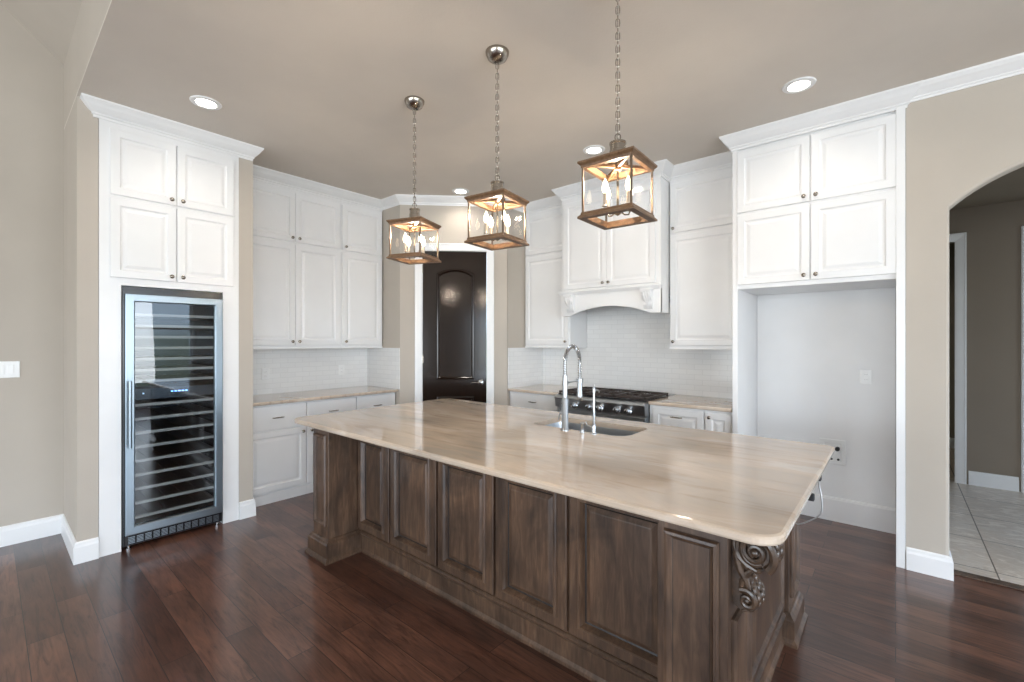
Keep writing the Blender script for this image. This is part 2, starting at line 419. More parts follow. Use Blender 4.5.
# ------------------------------------------------------------------ trims
BASE = [(0, 0), (.017, 0), (.017, .105), (.012, .118), (.011, .132), (.004, .14), (0, .14)]
def base(name, path, side=1): return struct(name, MB().sweep(path, BASE, side), M['trim'])
base('baseboard_left', [(-4.8, -6.6), (-4.8, .385), (-4.058, .385), (-4.058, .490)], 1)
base('baseboard_column', [(-4.058, 1.336), (-4.058, 1.441), (-4.230, 1.441)], 1)
base('baseboard_right', [(.052, 3.81), (.25, 3.81), (.25, 3.93)], 1)
base('baseboard_right_wall', [(1.45, 3.93), (1.45, 3.81), (5.0, 3.81)], 1)
base('baseboard_hall', [(.56, 6.45), (.90, 6.45)], 1)
base('baseboard_hall_far', [(-.6, 8.5), (2.4, 8.5)], 1)
base('baseboard_east', [(5.0, 3.81), (5.0, -6.6)], 1)
struct('baseboard_niche', MB().prism([(4.45, 0), (4.432, 0), (4.432, .17), (4.438, .185), (4.45, .19)], lambda y, z: (-.935, y, z), lambda y, z: (0.0, y, z)), M['trim'])
def crown_prof(p, h, z1=H):
    return [(0, z1), (p, z1), (p, z1-.012), (p*.93, z1-.018), (p*.80, z1-.030), (p*.66, z1-h*.42), (p*.42, z1-h*.60), (p*.22, z1-h*.72), (p*.22, z1-h*.80), (p*.12, z1-h*.86), (p*.10, z1-h), (0, z1-h)]
struct('trim_1', MB().sweep([(-4.60, 2.98), (A.x, A.y), (B.x, B.y), (-3.334, 4.12)], crown_prof(.08, .09), 1), M['trim'])
struct('trim_2', MB().sweep([(.055, 3.81), (5.0, 3.81)], crown_prof(.075, .088), 1), M['trim'])
# pantry door casing
def casing(mb, s0, s1, zt, f, wd=.082, th=.02):
    prof = [(0, 0), (0, th*.6), (wd*.15, th*.75), (wd*.75, th), (wd*.9, th*1.15), (wd, th*.9), (wd, 0)]
    ls = []
    for (s_, z_, ds, dz) in ((s0, 0, -1, 0), (s0, zt, -1, 1), (s1, zt, 1, 1), (s1, 0, 1, 0)):
        ls.append([f(s_+ds*a, b_, z_+dz*a) for a, b_ in prof])
    return mb.loops(ls)
struct('trim_3', casing(MB(), DS0, DS1, DZ, dg), M['trim'])
mb = MB(); dbox(mb, DS0-.02, DS0, -.12, 0, 0, DZ+.02); dbox(mb, DS1, DS1+.02, -.12, 0, 0, DZ+.02); dbox(mb, DS0, DS1, -.12, 0, DZ, DZ+.02)
struct('trim_4', mb, M['trim'])
struct('trim_5', casing(MB(), -.42, .46, 2.465, lambda s_, o, z: (s_, 6.45-o, z), .085), M['trim'])
struct('trim_6', casing(MB(), 1.0, 1.74, 2.465, lambda s_, o, z: (s_, 6.45-o, z), .085), M['trim'])

# doors
def loops_panel(mb, f, outline, rs):
    return mb.loops([[f(*p, d) for p in outline(i)] for i, d in rs])
d1 = bpy.data.objects.new('door_1', None); C.objects.link(d1); d1['kind'] = 'structure'
p = A+D*DS0; d1.location = (p.x, p.y, 0)
mb = MB(); dbox(mb, DS0+.003, DS1-.003, -.055, -.012, .008, DZ-.003); mb.build('slab', M['door'], d1)
def aout(ins):
    s0, s1, z0, z1, rise = DS0+.155+ins, DS1-.140-ins, 1.02+ins, 2.205-ins, .055
    pts = [(s0, z0), (s1, z0)]
    for i in range(13):
        t = i/12; s_ = s1+(s0-s1)*t; pts.append((s_, z1+rise*math.sin(PI*t)**.8 if 0 < t < 1 else z1))
    return pts
loops_panel(MB(), lambda s_, z, d: dg(s_, d-.0125, z), aout, [(0, -.006), (0, .004), (.006, .014), (.018, .016), (.026, .006), (.034, -.0), (.036, .0)]).build('raised_panel', M['door'], d1)
def aout2(ins):
    s0, s1 = DS0+.155+ins, DS1-.135-ins; return [(s0, .20+ins), (s1, .20+ins), (s1, .835-ins), (s0, .835-ins)]
loops_panel(MB(), lambda s_, z, d: dg(s_, d-.0125, z), aout2, [(0, -.006), (0, .004), (.006, .014), (.018, .016), (.026, .006), (.034, -.0), (.036, .0)]).build('raised_panel', M['door'], d1)
mb = MB(); hs = DS1-.065; c0 = Vector(dg(hs, -.012, .985)); nv = Vector((NN.x, NN.y, 0)); dv = Vector((D.x, D.y, 0))
mb.lathe([(.031, 0), (.031, .006), (.024, .012), (.012, .014), (.011, .045), (.013, .05), (.004, .053)], c0, nv, 20)
mb.tube([c0+nv*.045, c0+nv*.05-dv*.03, c0+nv*.05-dv*.07+Vector((0,0,.003)), c0+nv*.046-dv*.115+Vector((0,0,-.004))], [.009, .009, .0075, .005], 8)
mb.build('lever_handle', M['chrome'], d1, True)
mb = MB()
for zz in (.25, 1.25, 2.25): mb.cyl(dg(DS0+.004, .0, zz-.045), dg(DS0+.004, .0, zz+.045), .006, 8)
mb.build('hinge', M['nickel'], d1)
d2 = bpy.data.objects.new('door_2', None); C.objects.link(d2); d2['kind'] = 'structure'; d2.location = (1.0, 6.45, 0)
box(1.003, 1.737, 6.46, 6.50, .01, 2.46).build('slab', M['trim'], d2)
MB().rings((1.12, 6.46, 1.15), FX, FZ, NY, .50, 1.15, [(0, -.002), (0, .006), (.03, .006), (.045, 0), (.06, .003)]).build('raised_panel', M['trim'], d2)
MB().lathe([(.028, 0), (.028, .008), (.01, .012), (.01, .04), (.024, .05), (.026, .065), (.012, .078), (.001, .08)], (1.045, 6.459, .92), NY, 16).build('door_knob', M['nickel'], d2, True)

# tile backsplashes
struct('wall_tile_left', MB().box(-4.83, -4.822, 1.443, 2.972, .914, 1.372).box(-4.83, A.x-.002, 2.972, 2.98, .914, 1.372), M['tile'])
struct('wall_tile_back', MB().box(-3.326, -.985, 4.492, 4.50, .914, 1.372).box(-2.70, -1.57, 4.492, 4.50, 1.372, 1.88).box(-3.334, -3.326, 3.83, 4.50, .914, 1.372), M['tile'])

# ------------------------------------------------------------------ cabinet doors
CAB = [(0, 0), (0, .017), (.003, .020), (.050, .020), (.053, .017), (.058, .0125), (.066, .0115), (.070, .0115), (.088, .0165), (.092, .017)]
ISL = [(0, 0), (0, .016), (.004, .020), (.046, .020), (.048, .027), (.053, .033), (.061, .033), (.068, .020), (.073, .006), (.080, .0045), (.100, .0145), (.104, .015)]
DRW = [(0, 0), (0, .017), (.003, .020)]
def cdoor(parent, O, U, W, w_, h_, rs=CAB, mat='white', name='door'):
    return MB().rings(O, U, FZ, W, w_, h_, rs, glaze=(8,) if rs is ISL else ()).build(name, M[mat], parent)
def knob(parent, p, W):
    mb = MB(); mb.lathe([(.007, 0), (.006, .004), (.005, .014), (.010, .019), (.0145, .024), (.0145, .028), (.011, .032), (.001, .034)], p, W, 14)
    return mb.build('knob', M['nickel'], parent, True)
def pull(parent, p, U, W, ln=.10):
    p, U, W = Vector(p), Vector(U), Vector(W); mb = MB()
    mb.tube([p-U*ln*.38, p-U*ln*.38+W*.024], .004, 8); mb.tube([p+U*ln*.38, p+U*ln*.38+W*.024], .004, 8)
    mb.tube([p-U*ln/2+W*.022, p-U*ln*.25+W*.028, p+W*.030, p+U*ln*.25+W*.028, p+U*ln/2+W*.022], [.004, .005, .0055, .005, .004], 8)
    return mb.build('pull_handle', M['nickel'], parent, True)
def crown_part(parent, path, p=.075, h=.10, side=1, mat='white'):
    return MB().sweep(path, crown_prof(p, h), side).build('crown_moulding', M[mat], parent)
G = .0015
# --- wall cabinets, left run (face x = -4.49)
fx = -4.51
def wallcab_left(label, y0, y1, splits, knobs):
    t = thing('wall_cabinet', label, 'cabinet', (-4.66, (y0+y1)/2, 1.374), 'wall cabinets above the left counter')
    mb = MB(); mb.box(-4.83, fx, y0, y1, 1.385, 2.96); mb.build('body', M['white'], t)
    MB().box(-4.83, fx+.012, y0, y1, 1.372, 1.387, bev=.003).build('light_rail', M['white'], t)
    edges = [y0+.012]+splits+[y1-.012]
    for i in range(len(edges)-1):
        a, b_ = edges[i]+G, edges[i+1]-G
        for z0, z1 in ((1.410, 2.398), (2.425, 2.905)):
            d_ = cdoor(t, (fx, a, z0), FY, FX, b_-a, z1-z0)
            yk = b_-.032 if knobs[i] == 'r' else a+.032
            knob(d_, (fx+.02, yk, z0+.035), FX)
    return t
t = wallcab_left('tall white double wall cabinet over the left counter, beside the wine cooler column', 1.444, 2.459, [1.978], 'rl')
crown_part(t, [(fx+.0, 1.444), (fx+.0, 2.459)], .085, .11)
t = wallcab_left('narrower white single-door wall cabinet over the left counter, nearest the pantry door', 2.460, 2.972, [], 'l')
crown_part(t, [(fx, 2.460), (fx, 2.972)], .085, .11)
# --- wall cabinets, range wall (face y = 4.13)
fy = 4.15
def wallcab_back(label, x0, x1, kside):
    t = thing('wall_cabinet', label, 'cabinet', ((x0+x1)/2, 4.32, 1.374), 'wall cabinets either side of the hood')
    MB().box(x0, x1, fy, 4.50, 1.385, 2.96).build('body', M['white'], t)
    MB().box(x0, x1, fy-.012, 4.50, 1.372, 1.387, bev=.003).build('light_rail', M['white'], t)
    for z0, z1 in ((1.410, 2.425), (2.452, 2.905)):
        d_ = cdoor(t, (x0+.012, fy, z0), FX, NY, x1-x0-.024, z1-z0)
        knob(d_, (x1-.044 if kside == 'r' else x0+.044, fy-.02, z0+.035), NY)
    crown_part(t, [(x0, fy), (x1, fy)], .085, .11)
    return t
wallcab_back('tall white wall cabinet left of the range hood, next to the pantry wall', -3.332, -2.705, 'r')
wallcab_back('tall white wall cabinet between the range hood and the refrigerator space', -1.605, -.990, 'l')

# --- range hood cabinet
t = thing('range_hood', 'white cabinet-fronted range hood with arched valance and carved corbels above the range', 'range hood', (-2.14, 4.22, 1.71))
hx0, hx1, hy = -2.685, -1.612, 3.96
MB().box(hx0, hx1, hy, 4.49, 1.94, 2.96).box(hx0, hx0+.03, hy, 4.145, 1.71, 1.94).box(hx1-.03, hx1, hy, 4.145, 1.71, 1.94).box(hx0+.03, hx1-.03, hy+.02, 4.49, 1.90, 1.94).build('body', M['white'], t)
crown_part(t, [(hx0, 4.16), (hx0, hy), (hx1, hy), (hx1, 4.16)], .080, .115)
xm = -2.152
for a, b_, ks in ((hx0+.035, xm, 1), (xm, hx1-.045, 0)):
    d_ = cdoor(t, (a+G, hy, 1.985), FX, NY, b_-a-2*G, .90)
    knob(d_, ((b_-.032) if ks else (a+.032), hy-.02, 2.022), NY)
MB().sweep([(hx0, hy+.01), (hx0, hy), (hx1-.02, hy), (hx1-.02, hy+.01)], [(0, 1.975), (.022, 1.975), (.030, 1.968), (.030, 1.955), (.024, 1.945), (.018, 1.935), (.012, 1.925), (0, 1.925)], 1).build('mantel_moulding', M['white'], t)
pts = [(hx0, 1.71), (hx0, 1.93), (hx1, 1.93), (hx1, 1.71), (hx1-.10, 1.71)]
for i in range(1, 24):
    q = i/24; x_ = (hx1-.14)+(hx0-hx1+.28)*q; pts.append((x_, 1.722+.072*math.sin(PI*q)**.75))
pts.append((hx0+.10, 1.71))
MB().prism(pts, lambda x, z: (x, hy-.004, z), lambda x, z: (x, hy+.022, z)).build('arched_valance', M['white'], t)
MB().box(hx0+.04, hx1-.04, hy+.05, 4.46, 1.83, 1.86).build('vent_insert', M['steel'], t)
def small_corbel(xc):
    mb = MB(); y = hy-.004; hw = .042
    prof = [(0, 1.925), (.070, 1.925), (.074, 1.91), (.068, 1.895), (.060, 1.885), (.062, 1.865), (.052, 1.845), (.034, 1.83), (.026, 1.81), (.030, 1.795), (.026, 1.775), (.014, 1.762), (.006, 1.745), (0, 1.74)]
    mb.prism(prof, lambda o, z: (xc-hw, y-o, z), lambda o, z: (xc+hw, y-o, z))
    mb.box(xc-hw-.008, xc+hw+.008, y-.080, y, 1.912, 1.926, bev=.003)
    for sx in (-1, 1):
        mb.tube([(xc+sx*hw, y-.045+.020*math.cos(a_)*(1-a_/9), 1.888+.020*math.sin(a_)*(1-a_/9)) for a_ in [i*.5 for i in range(15)]], .005, 6)
    for k_ in (-1, 0, 1):
        mb.tube([(xc+k_*.024, y-.060, 1.90), (xc+k_*.024, y-.064, 1.87), (xc+k_*.020, y-.048, 1.84), (xc+k_*.014, y-.030, 1.81), (xc+k_*.008, y-.028, 1.79), (xc, y-.010, 1.755)], [.010, .012, .010, .008, .007, .004], 8)
    mb.build('corbel', M['white'], t, True)
small_corbel(hx0+.115); small_corbel(hx1-.115)

# --- refrigerator surround (front y=3.80)
t = thing('refrigerator_surround', 'white built-in surround with four upper doors around the empty refrigerator space', 'cabinet', (-.467, 4.12, 0))
ry = 3.82
MB().box(-.975, -.937, ry-.012, 4.495, 0, 2.96, bev=.002).build('side_panel', M['white'], t)
MB().box(.002, .048, ry-.022, 4.495, 0, 2.96, bev=.002).build('side_panel', M['white'], t)
MB().box(-.937, .002, ry, 4.445, 1.853, 2.96).build('body', M['white'], t)
for a, b_, ks in ((-.944, -.462, 1), (-.462, .006, 0)):
    for z0, z1 in ((1.885, 2.425), (2.445, 2.915)):
        d_ = cdoor(t, (a+.004, ry, z0), FX, NY, b_-a-.007, z1-z0)
        knob(d_, ((b_-.036) if ks else (a+.036), ry-.02, z0+.035), NY)
crown_part(t, [(-.975, 4.15), (-.975, ry-.012), (.05, ry-.012), (.05, 3.81)], .078, .115)

# --- wine column cabinet
t = thing('tall_wine_cabinet', 'tall white built-in cabinet with four doors around and above the wine cooler', 'cabinet', (-4.4, .916, 0))
wx = -4.066
mb = MB(); mb.box(-4.795, wx+.010, .492, .606, 0, 2.95).box(-4.795, wx+.010, 1.221, 1.334, 0, 2.95).box(-4.795, wx+.010, .606, 1.221, 1.835, 2.95); mb.build('body', M['white'], t)
for a, b_, ks in ((.543, .916, 1), (.916, 1.296, 0)):
    for z0, z1 in ((1.885, 2.428), (2.448, 2.895)):
        d_ = cdoor(t, (wx+.010, a+.003, z0), FY, FX, b_-a-.005, z1-z0)
        knob(d_, (wx+.030, (b_-.034) if ks else (a+.034), z0+.035), FX)
crown_part(t, [(-4.058, .470), (-4.056, .470), (-4.056, 1.430), (-4.058, 1.430)], .070, .110)

# --- wine cooler
t = thing('wine_cooler', 'tall dual-zone wine cooler with stainless glass door built into the white cabinet', 'wine cooler', (-4.35, .914, 0))
c0y, c1y = .611, 1.217
mb = MB(); mb.box(-4.70, -4.08, c0y+.003, c0y+.03, .03, 1.80).box(-4.70, -4.08, c1y-.03, c1y-.003, .03, 1.80).box(-4.70, -4.67, c0y+.03, c1y-.03, .03, 1.80)
mb.box(-4.67, -4.08, c0y+.03, c1y-.03, 1.755, 1.80).box(-4.67, -4.08, c0y+.03, c1y-.03, .03, .15).box(-4.67, -4.10, c0y+.03, c1y-.03, 1.045, 1.105)
mb.box(-4.10, -4.062, c0y, c1y, 1.777, 1.830).box(-4.075, -4.045, c0y, c0y+.009, .03, 1.80); mb.build('body', M['enamel'], t)
# door frame: ring with a real opening
def frame_ring(name, parent, mat, x0, x1, y0, y1, z0, z1, wd, wb=None):
    wb = wb or wd
    ls = []
    for ins, x_ in ((0, x0), (0, x1-.003), (.003, x1), (wd-.006, x1), (wd, x1-.010), (wd, x0)):
        a = ins
        ls.append([(x_, y0+a, z0+a*wb/wd), (x_, y1-a, z0+a*wb/wd), (x_, y1-a, z1-a), (x_, y0+a, z1-a)])
    return MB().loops(ls, closed=True).build(name, mat, parent)
frm = frame_ring('door_frame', t, M['cooler'], -4.062, -4.022, c0y+.012, c1y-.006, .105, 1.776, .052, .060)
MB().box(-4.046, -4.040, c0y+.05, c1y-.045, .15, 1.74).build('door_glass', M['coolglass'], t)
mb = MB(); hy_ = c0y+.030
mb.cyl((-3.975, hy_, .715), (-3.975, hy_, 1.175), .010, 14); mb.cyl((-4.025, hy_, .77), (-3.975, hy_, .77), .006, 10); mb.cyl((-4.025, hy_, 1.12), (-3.975, hy_, 1.12), .006, 10)
mb.build('bar_handle', M['cooler'], t, True)
pn = MB().box(-4.10, -4.054, c0y+.045, c1y-.04, 1.035, 1.112).build('control_panel', M['enamel'], t)
mb = MB()
for k_ in range(5): mb.box(-4.0545, -4.052, .885+k_*.022, .897+k_*.022, 1.078, 1.084)
mb.build('display', M['blue_led'], pn)
MB().cyl((-4.0545, .725, 1.078), (-4.052, .725, 1.078), .006, 12).build('brand_mark', M['clock'], pn)
# shelves
for k_ in range(7+9):
    if k_ < 7: z = 1.160+k_*.0785
    else: z = .205+(k_-7)*.0985
    sh = MB(); sh.box(-4.66, -4.075, c0y+.035, c1y-.035, z, z+.004)
    for j in range(6): sh.box(-4.66, -4.10, .665+j*.10-.006, .665+j*.10+.006, z+.004, z+.010)
    so = sh.build('shelf', M['bronze'], t)
    MB().box(-4.085, -4.062, c0y+.036, c1y-.036, z-.006, z+.014, bev=.002).build('shelf_front', M['shelf'], so)
gr = MB().box(-4.070, -4.045, c0y+.012, c1y-.006, .030, .098).build('toe_grille', M['enamel'], t)
mb = MB()
for k_ in range(12):
    ya = c0y+.030+k_*.0465
    for zz in (.042, .052, .062, .072, .082): mb.box(-4.046, -4.042, ya, ya+.036, zz, zz+.0045)
mb.build('louver', M['cooler'], gr)
for yy in (c0y+.035, c1y-.035):
    for xx in (-4.058, -4.62): MB().lathe([(.016, 0), (.016, .012), (.008, .014), (.008, .034)], (xx, yy, 0), FZ, 12).build('foot', M['chrome'], t, True)

# --- base cabinets, left run
def basecab(name, label, group, O, U, W, w_, dep, items, loc):
    O, U, W = Vector(O), Vector(U), Vector(W); t = thing(name, label, 'cabinet', loc, group)
    mb = MB()
    def b3(a0, a1, d0, d1, z0, z1):
        p = [O+U*a+W*d for a, d in ((a0, d0), (a1, d0), (a1, d1), (a0, d1))]
        mb.loops([[(q.x, q.y, z0) for q in p], [(q.x, q.y, z1) for q in p]])
    b3(0, w_, -dep, -.0, .0, .883); mb.build('body', M['white'], t)
    mb = MB(); b3(0, w_, 0, .012, 0, .085); mb.build('plinth', M['white'], t)
    for kind, a0, a1, z0, z1, hw in items:
        q = O+U*(a0+.004); d_ = cdoor(t, (q.x, q.y, z0), U, W, a1-a0-.008, z1-z0, DRW if kind == 'drawer' else CAB, name=kind)
        if hw == 'pull': pc = O+U*((a0+a1)/2)+W*.02; pull(d_, (pc.x, pc.y, (z0+z1)/2 if kind == 'drawer' else z1-.065), U, W)
        if hw in ('l', 'r'): pc = O+U*((a0+.04) if hw == 'l' else (a1-.04))+W*.02; knob(d_, (pc.x, pc.y, z1-.035), W)
    return t
bx_ = -4.262; bw = [1.444, 1.975, 2.492, 2.970]
labs = ['white base cabinet at the left end of the left counter, beside the column', 'white base cabinet in the middle of the left counter run', 'white base cabinet at the right end of the left counter, by the pantry wall']
for i in range(3):
    w_ = bw[i+1]-bw[i]-.001
    basecab('base_cabinet', labs[i], 'base cabinets under the left counter', (bx_, bw[i], 0), FY, FX, w_, .56,
            [('drawer', 0, w_, .655, .868, 'pull'), ('door', 0, w_, .105, .640, 'r' if i == 0 else 'l')], (-4.54, (bw[i]+bw[i+1])/2, 0))
cy = 3.86
basecab('base_cabinet', 'white base cabinet with drawers left of the range', 'base cabinets beside the range', (-3.33, cy, 0), FX, NY, .678, .63,
        [('drawer', 0.03, .678, .715, .868, 'pull'), ('drawer', .03, .678, .42, .700, 'pull'), ('drawer', .03, .678, .105, .405, 'pull')], (-2.99, 4.17, 0))
basecab('base_cabinet', 'wide white pull-out base cabinet just right of the range', 'base cabinets beside the range', (-1.672, cy, 0), FX, NY, .470, .63,
        [('door', 0.03, .470, .105, .862, 'pull')], (-1.43, 4.17, 0))
basecab('base_cabinet', 'narrow white base cabinet with a knob, against the refrigerator panel', 'base cabinets beside the range', (-1.200, cy, 0), FX, NY, .215, .63,
        [('door', .005, .215, .105, .862, 'l')], (-1.09, 4.17, 0))

# --- countertops
def rrect(x0, x1, y0, y1, rad, seg=8):
    # rad = radii for corners (x0,y0),(x1,y0),(x1,y1),(x0,y1)
    pts = []
    for (cx, cy_, sx, sy, a0, r) in ((x0, y0, 1, 1, 180, rad[0]), (x1, y0, -1, 1, 270, rad[1]), (x1, y1, -1, -1, 0, rad[2]), (x0, y1, 1, -1, 90, rad[3])):
        ox, oy = cx+sx*r, cy_+sy*r
        for i in range(seg+1):
            a_ = R(a0+90*i/seg); pts.append((ox+r*math.cos(a_), oy+r*math.sin(a_)))
    return pts
def slab(x0, x1, y0, y1, z0, z1, rad=(.002,)*4, bev=(.006, .006, .006, .006), hole=None):
    # bev: how far each side (x0,x1,y0,y1) is eased
    def ring(q, z):
        return [(px_, py_, z) for px_, py_ in rrect(x0+q*bev[0], x1-q*bev[1], y0+q*bev[2], y1-q*bev[3], [max(r-q*.006, .001) for r in rad])]
    mb = MB(); h = z1-z0; e_ = .010
    ls = [ring(1.3, z0), ring(.4, z0+e_*.35), ring(0, z0+e_)] + [ring(0, z1-e_), ring(.4, z1-e_*.35), ring(1.3, z1)]
    if hole is None: mb.loops(ls); return mb
    mb.loops(ls, cap0=False, cap1=False)
    bm = mb.bm; bm.verts.ensure_lookup_table(); n_ = len(ls[0])
    allv = list(bm.verts); lo = allv[:n_]; hi = allv[-n_:]
    h0 = [bm.verts.new((a, b_, z0)) for a, b_ in hole]; h1 = [bm.verts.new((a, b_, z1)) for a, b_ in hole]; k_ = len(hole)
    for i in range(k_): bm.faces.new((h0[i], h0[(i+1) % k_], h1[(i+1) % k_], h1[i]))
    for outer_, inner_ in ((lo, h0), (hi, h1)):
        ed = []
        for loop in (outer_, inner_):
            for i in range(len(loop)):
                a, b_ = loop[i], loop[(i+1) % len(loop)]
                ed.append(bm.edges.get((a, b_)) or bm.edges.new((a, b_)))
        bmesh.ops.triangle_fill(bm, edges=ed, use_beauty=True)
    return mb
o = slab(-4.822, -4.205, 1.444, 2.970, .884, .914, bev=(0, .006, 0, 0)).build('countertop', M['stone']); center_origin(o)
tag(o, 'polished stone counter on the white cabinets of the left wall run', 'countertop', 'perimeter stone counters')
o = slab(-3.325, -2.648, 3.825, 4.491, .884, .914, bev=(0, 0, .006, 0)).build('countertop', M['stone']); center_origin(o)
tag(o, 'short stone counter left of the range, against the pantry side wall', 'countertop', 'perimeter stone counters')
o = slab(-1.672, -.987, 3.825, 4.491, .884, .914, bev=(0, 0, .006, 0)).build('countertop', M['stone']); center_origin(o)
tag(o, 'short stone counter between the range and the refrigerator space', 'countertop', 'perimeter stone counters')
SX0, SX1, SY0, SY1 = -1.80, -1.145, 2.305, 2.645
hole = rrect(SX0, SX1, SY0, SY1, [.045, .09, .05, .05], 6)
o = slab(-3.215, -.234, 1.375, 2.825, .882, .914, rad=(.09, .085, .03, .09), bev=(.008,)*4, hole=hole).build('island_countertop', M['stone']); center_origin(o)
tag(o, 'large polished beige stone slab with rounded corners on top of the wooden island', 'countertop')

# --- island
t = thing('kitchen_island', 'large dark-stained wooden kitchen island with raised panels and corner columns', 'kitchen island', (-1.72, 2.1, 0))
ix0, ix1, iy0, iy1 = -3.04, -.418, 1.690, 2.745
# body with the sink bay left open at the top
mb = MB(); mb.box(ix0+.03, SX0-.05, iy0, iy1, .02, .881).box(SX1+.05, ix1, iy0, iy1, .02, .881).box(SX0-.05, SX1+.05, iy0, SY0-.06, .02, .881).box(SX0-.05, SX1+.05, SY1+.05, iy1, .02, .881).box(SX0-.05, SX1+.05, SY0-.06, SY1+.05, .02, .60)
mb.build('body', M['alder'], t)
def column(x0, x1, y0, y1, panels):
    c = MB().box(x0, x1, y0, y1, .10, .881, bev=.002).build('column', M['alder'], t)
    MB().sweep([(x0, y0), (x1, y0), (x1, y1), (x0, y1)], [(0, 0), (.042, 0), (.042, .012), (.034, .022), (.028, .03), (.028, .112), (.022, .122), (.014, .130), (.008, .140), (0, .143)], 1, closed=True).build('plinth_block', M['alder'], c)
    for f_, a0, a1, z0, z1 in panels:
        PM = [(0, -.002), (0, .008), (.004, .017), (.013, .018), (.018, .010), (.022, .004), (.027, .0025), (.029, .002)]
        if f_ == 'front': MB().rings((a0, y0, z0), FX, FZ, NY, a1-a0, z1-z0, PM, glaze=(6,)).build('panel_moulding', M['alder'], c)
        if f_ == 'right': MB().rings((x1, a0, z0), FY, FZ, FX, a1-a0, z1-z0, PM).build('panel_moulding', M['alder'], c)
    return c
column(-3.045, -2.838, 1.465, 1.690, [('front', -3.02, -2.863, .222, .824)])
column(-.610, -.388, 1.468, 1.722, [('front', -.585, -.413, .19, .830), ('right', 1.500, 1.700, .20, .588)])
column(-.610, -.392, 2.515, 2.760, [('right', 2.545, 2.735, .20, .830)])
column(-3.045, -2.838, 2.56, 2.760, [])
# front raised-panel doors
bays = [-2.838, -2.455, -1.993, -1.546, -1.103, -.612]
for i in range(5):
    a, b_ = bays[i], bays[i+1]
    cdoor(t, (a+.008, iy0, .158), FX, NY, b_-a-.016, .664, ISL, 'alder', 'panel_door')
mb = MB(); P0 = [(0, 0), (.014, 0), (.014, .014), (.008, .022), (.004, .028), (.004, .112), (.012, .122), (.018, .130), (.018, .138), (.008, .146), (0, .150)]
mb.sweep([(-2.80, iy0), (-.64, iy0)], P0, 1); mb.build('front_plinth', M['alder'], t)
mb = MB(); mb.sweep([(ix1, 1.75), (ix1, 2.49)], P0, 1); mb.build('end_plinth', M['alder'], t)
MB().rings((ix1, 1.735, .165), FY, FZ, FX, .765, .700, [(0, 0), (0, .010), (.006, .014), (.030, .014), (.036, .008), (.040, .003), (.044, .002)]).build('end_panel', M['alder'], t)
for i in range(4):
    a = -2.80+i*.545; cdoor(t, (a, iy1, .12), FX, (0, 1, 0), .53, .74, CAB, 'alder', 'cabinet_door')
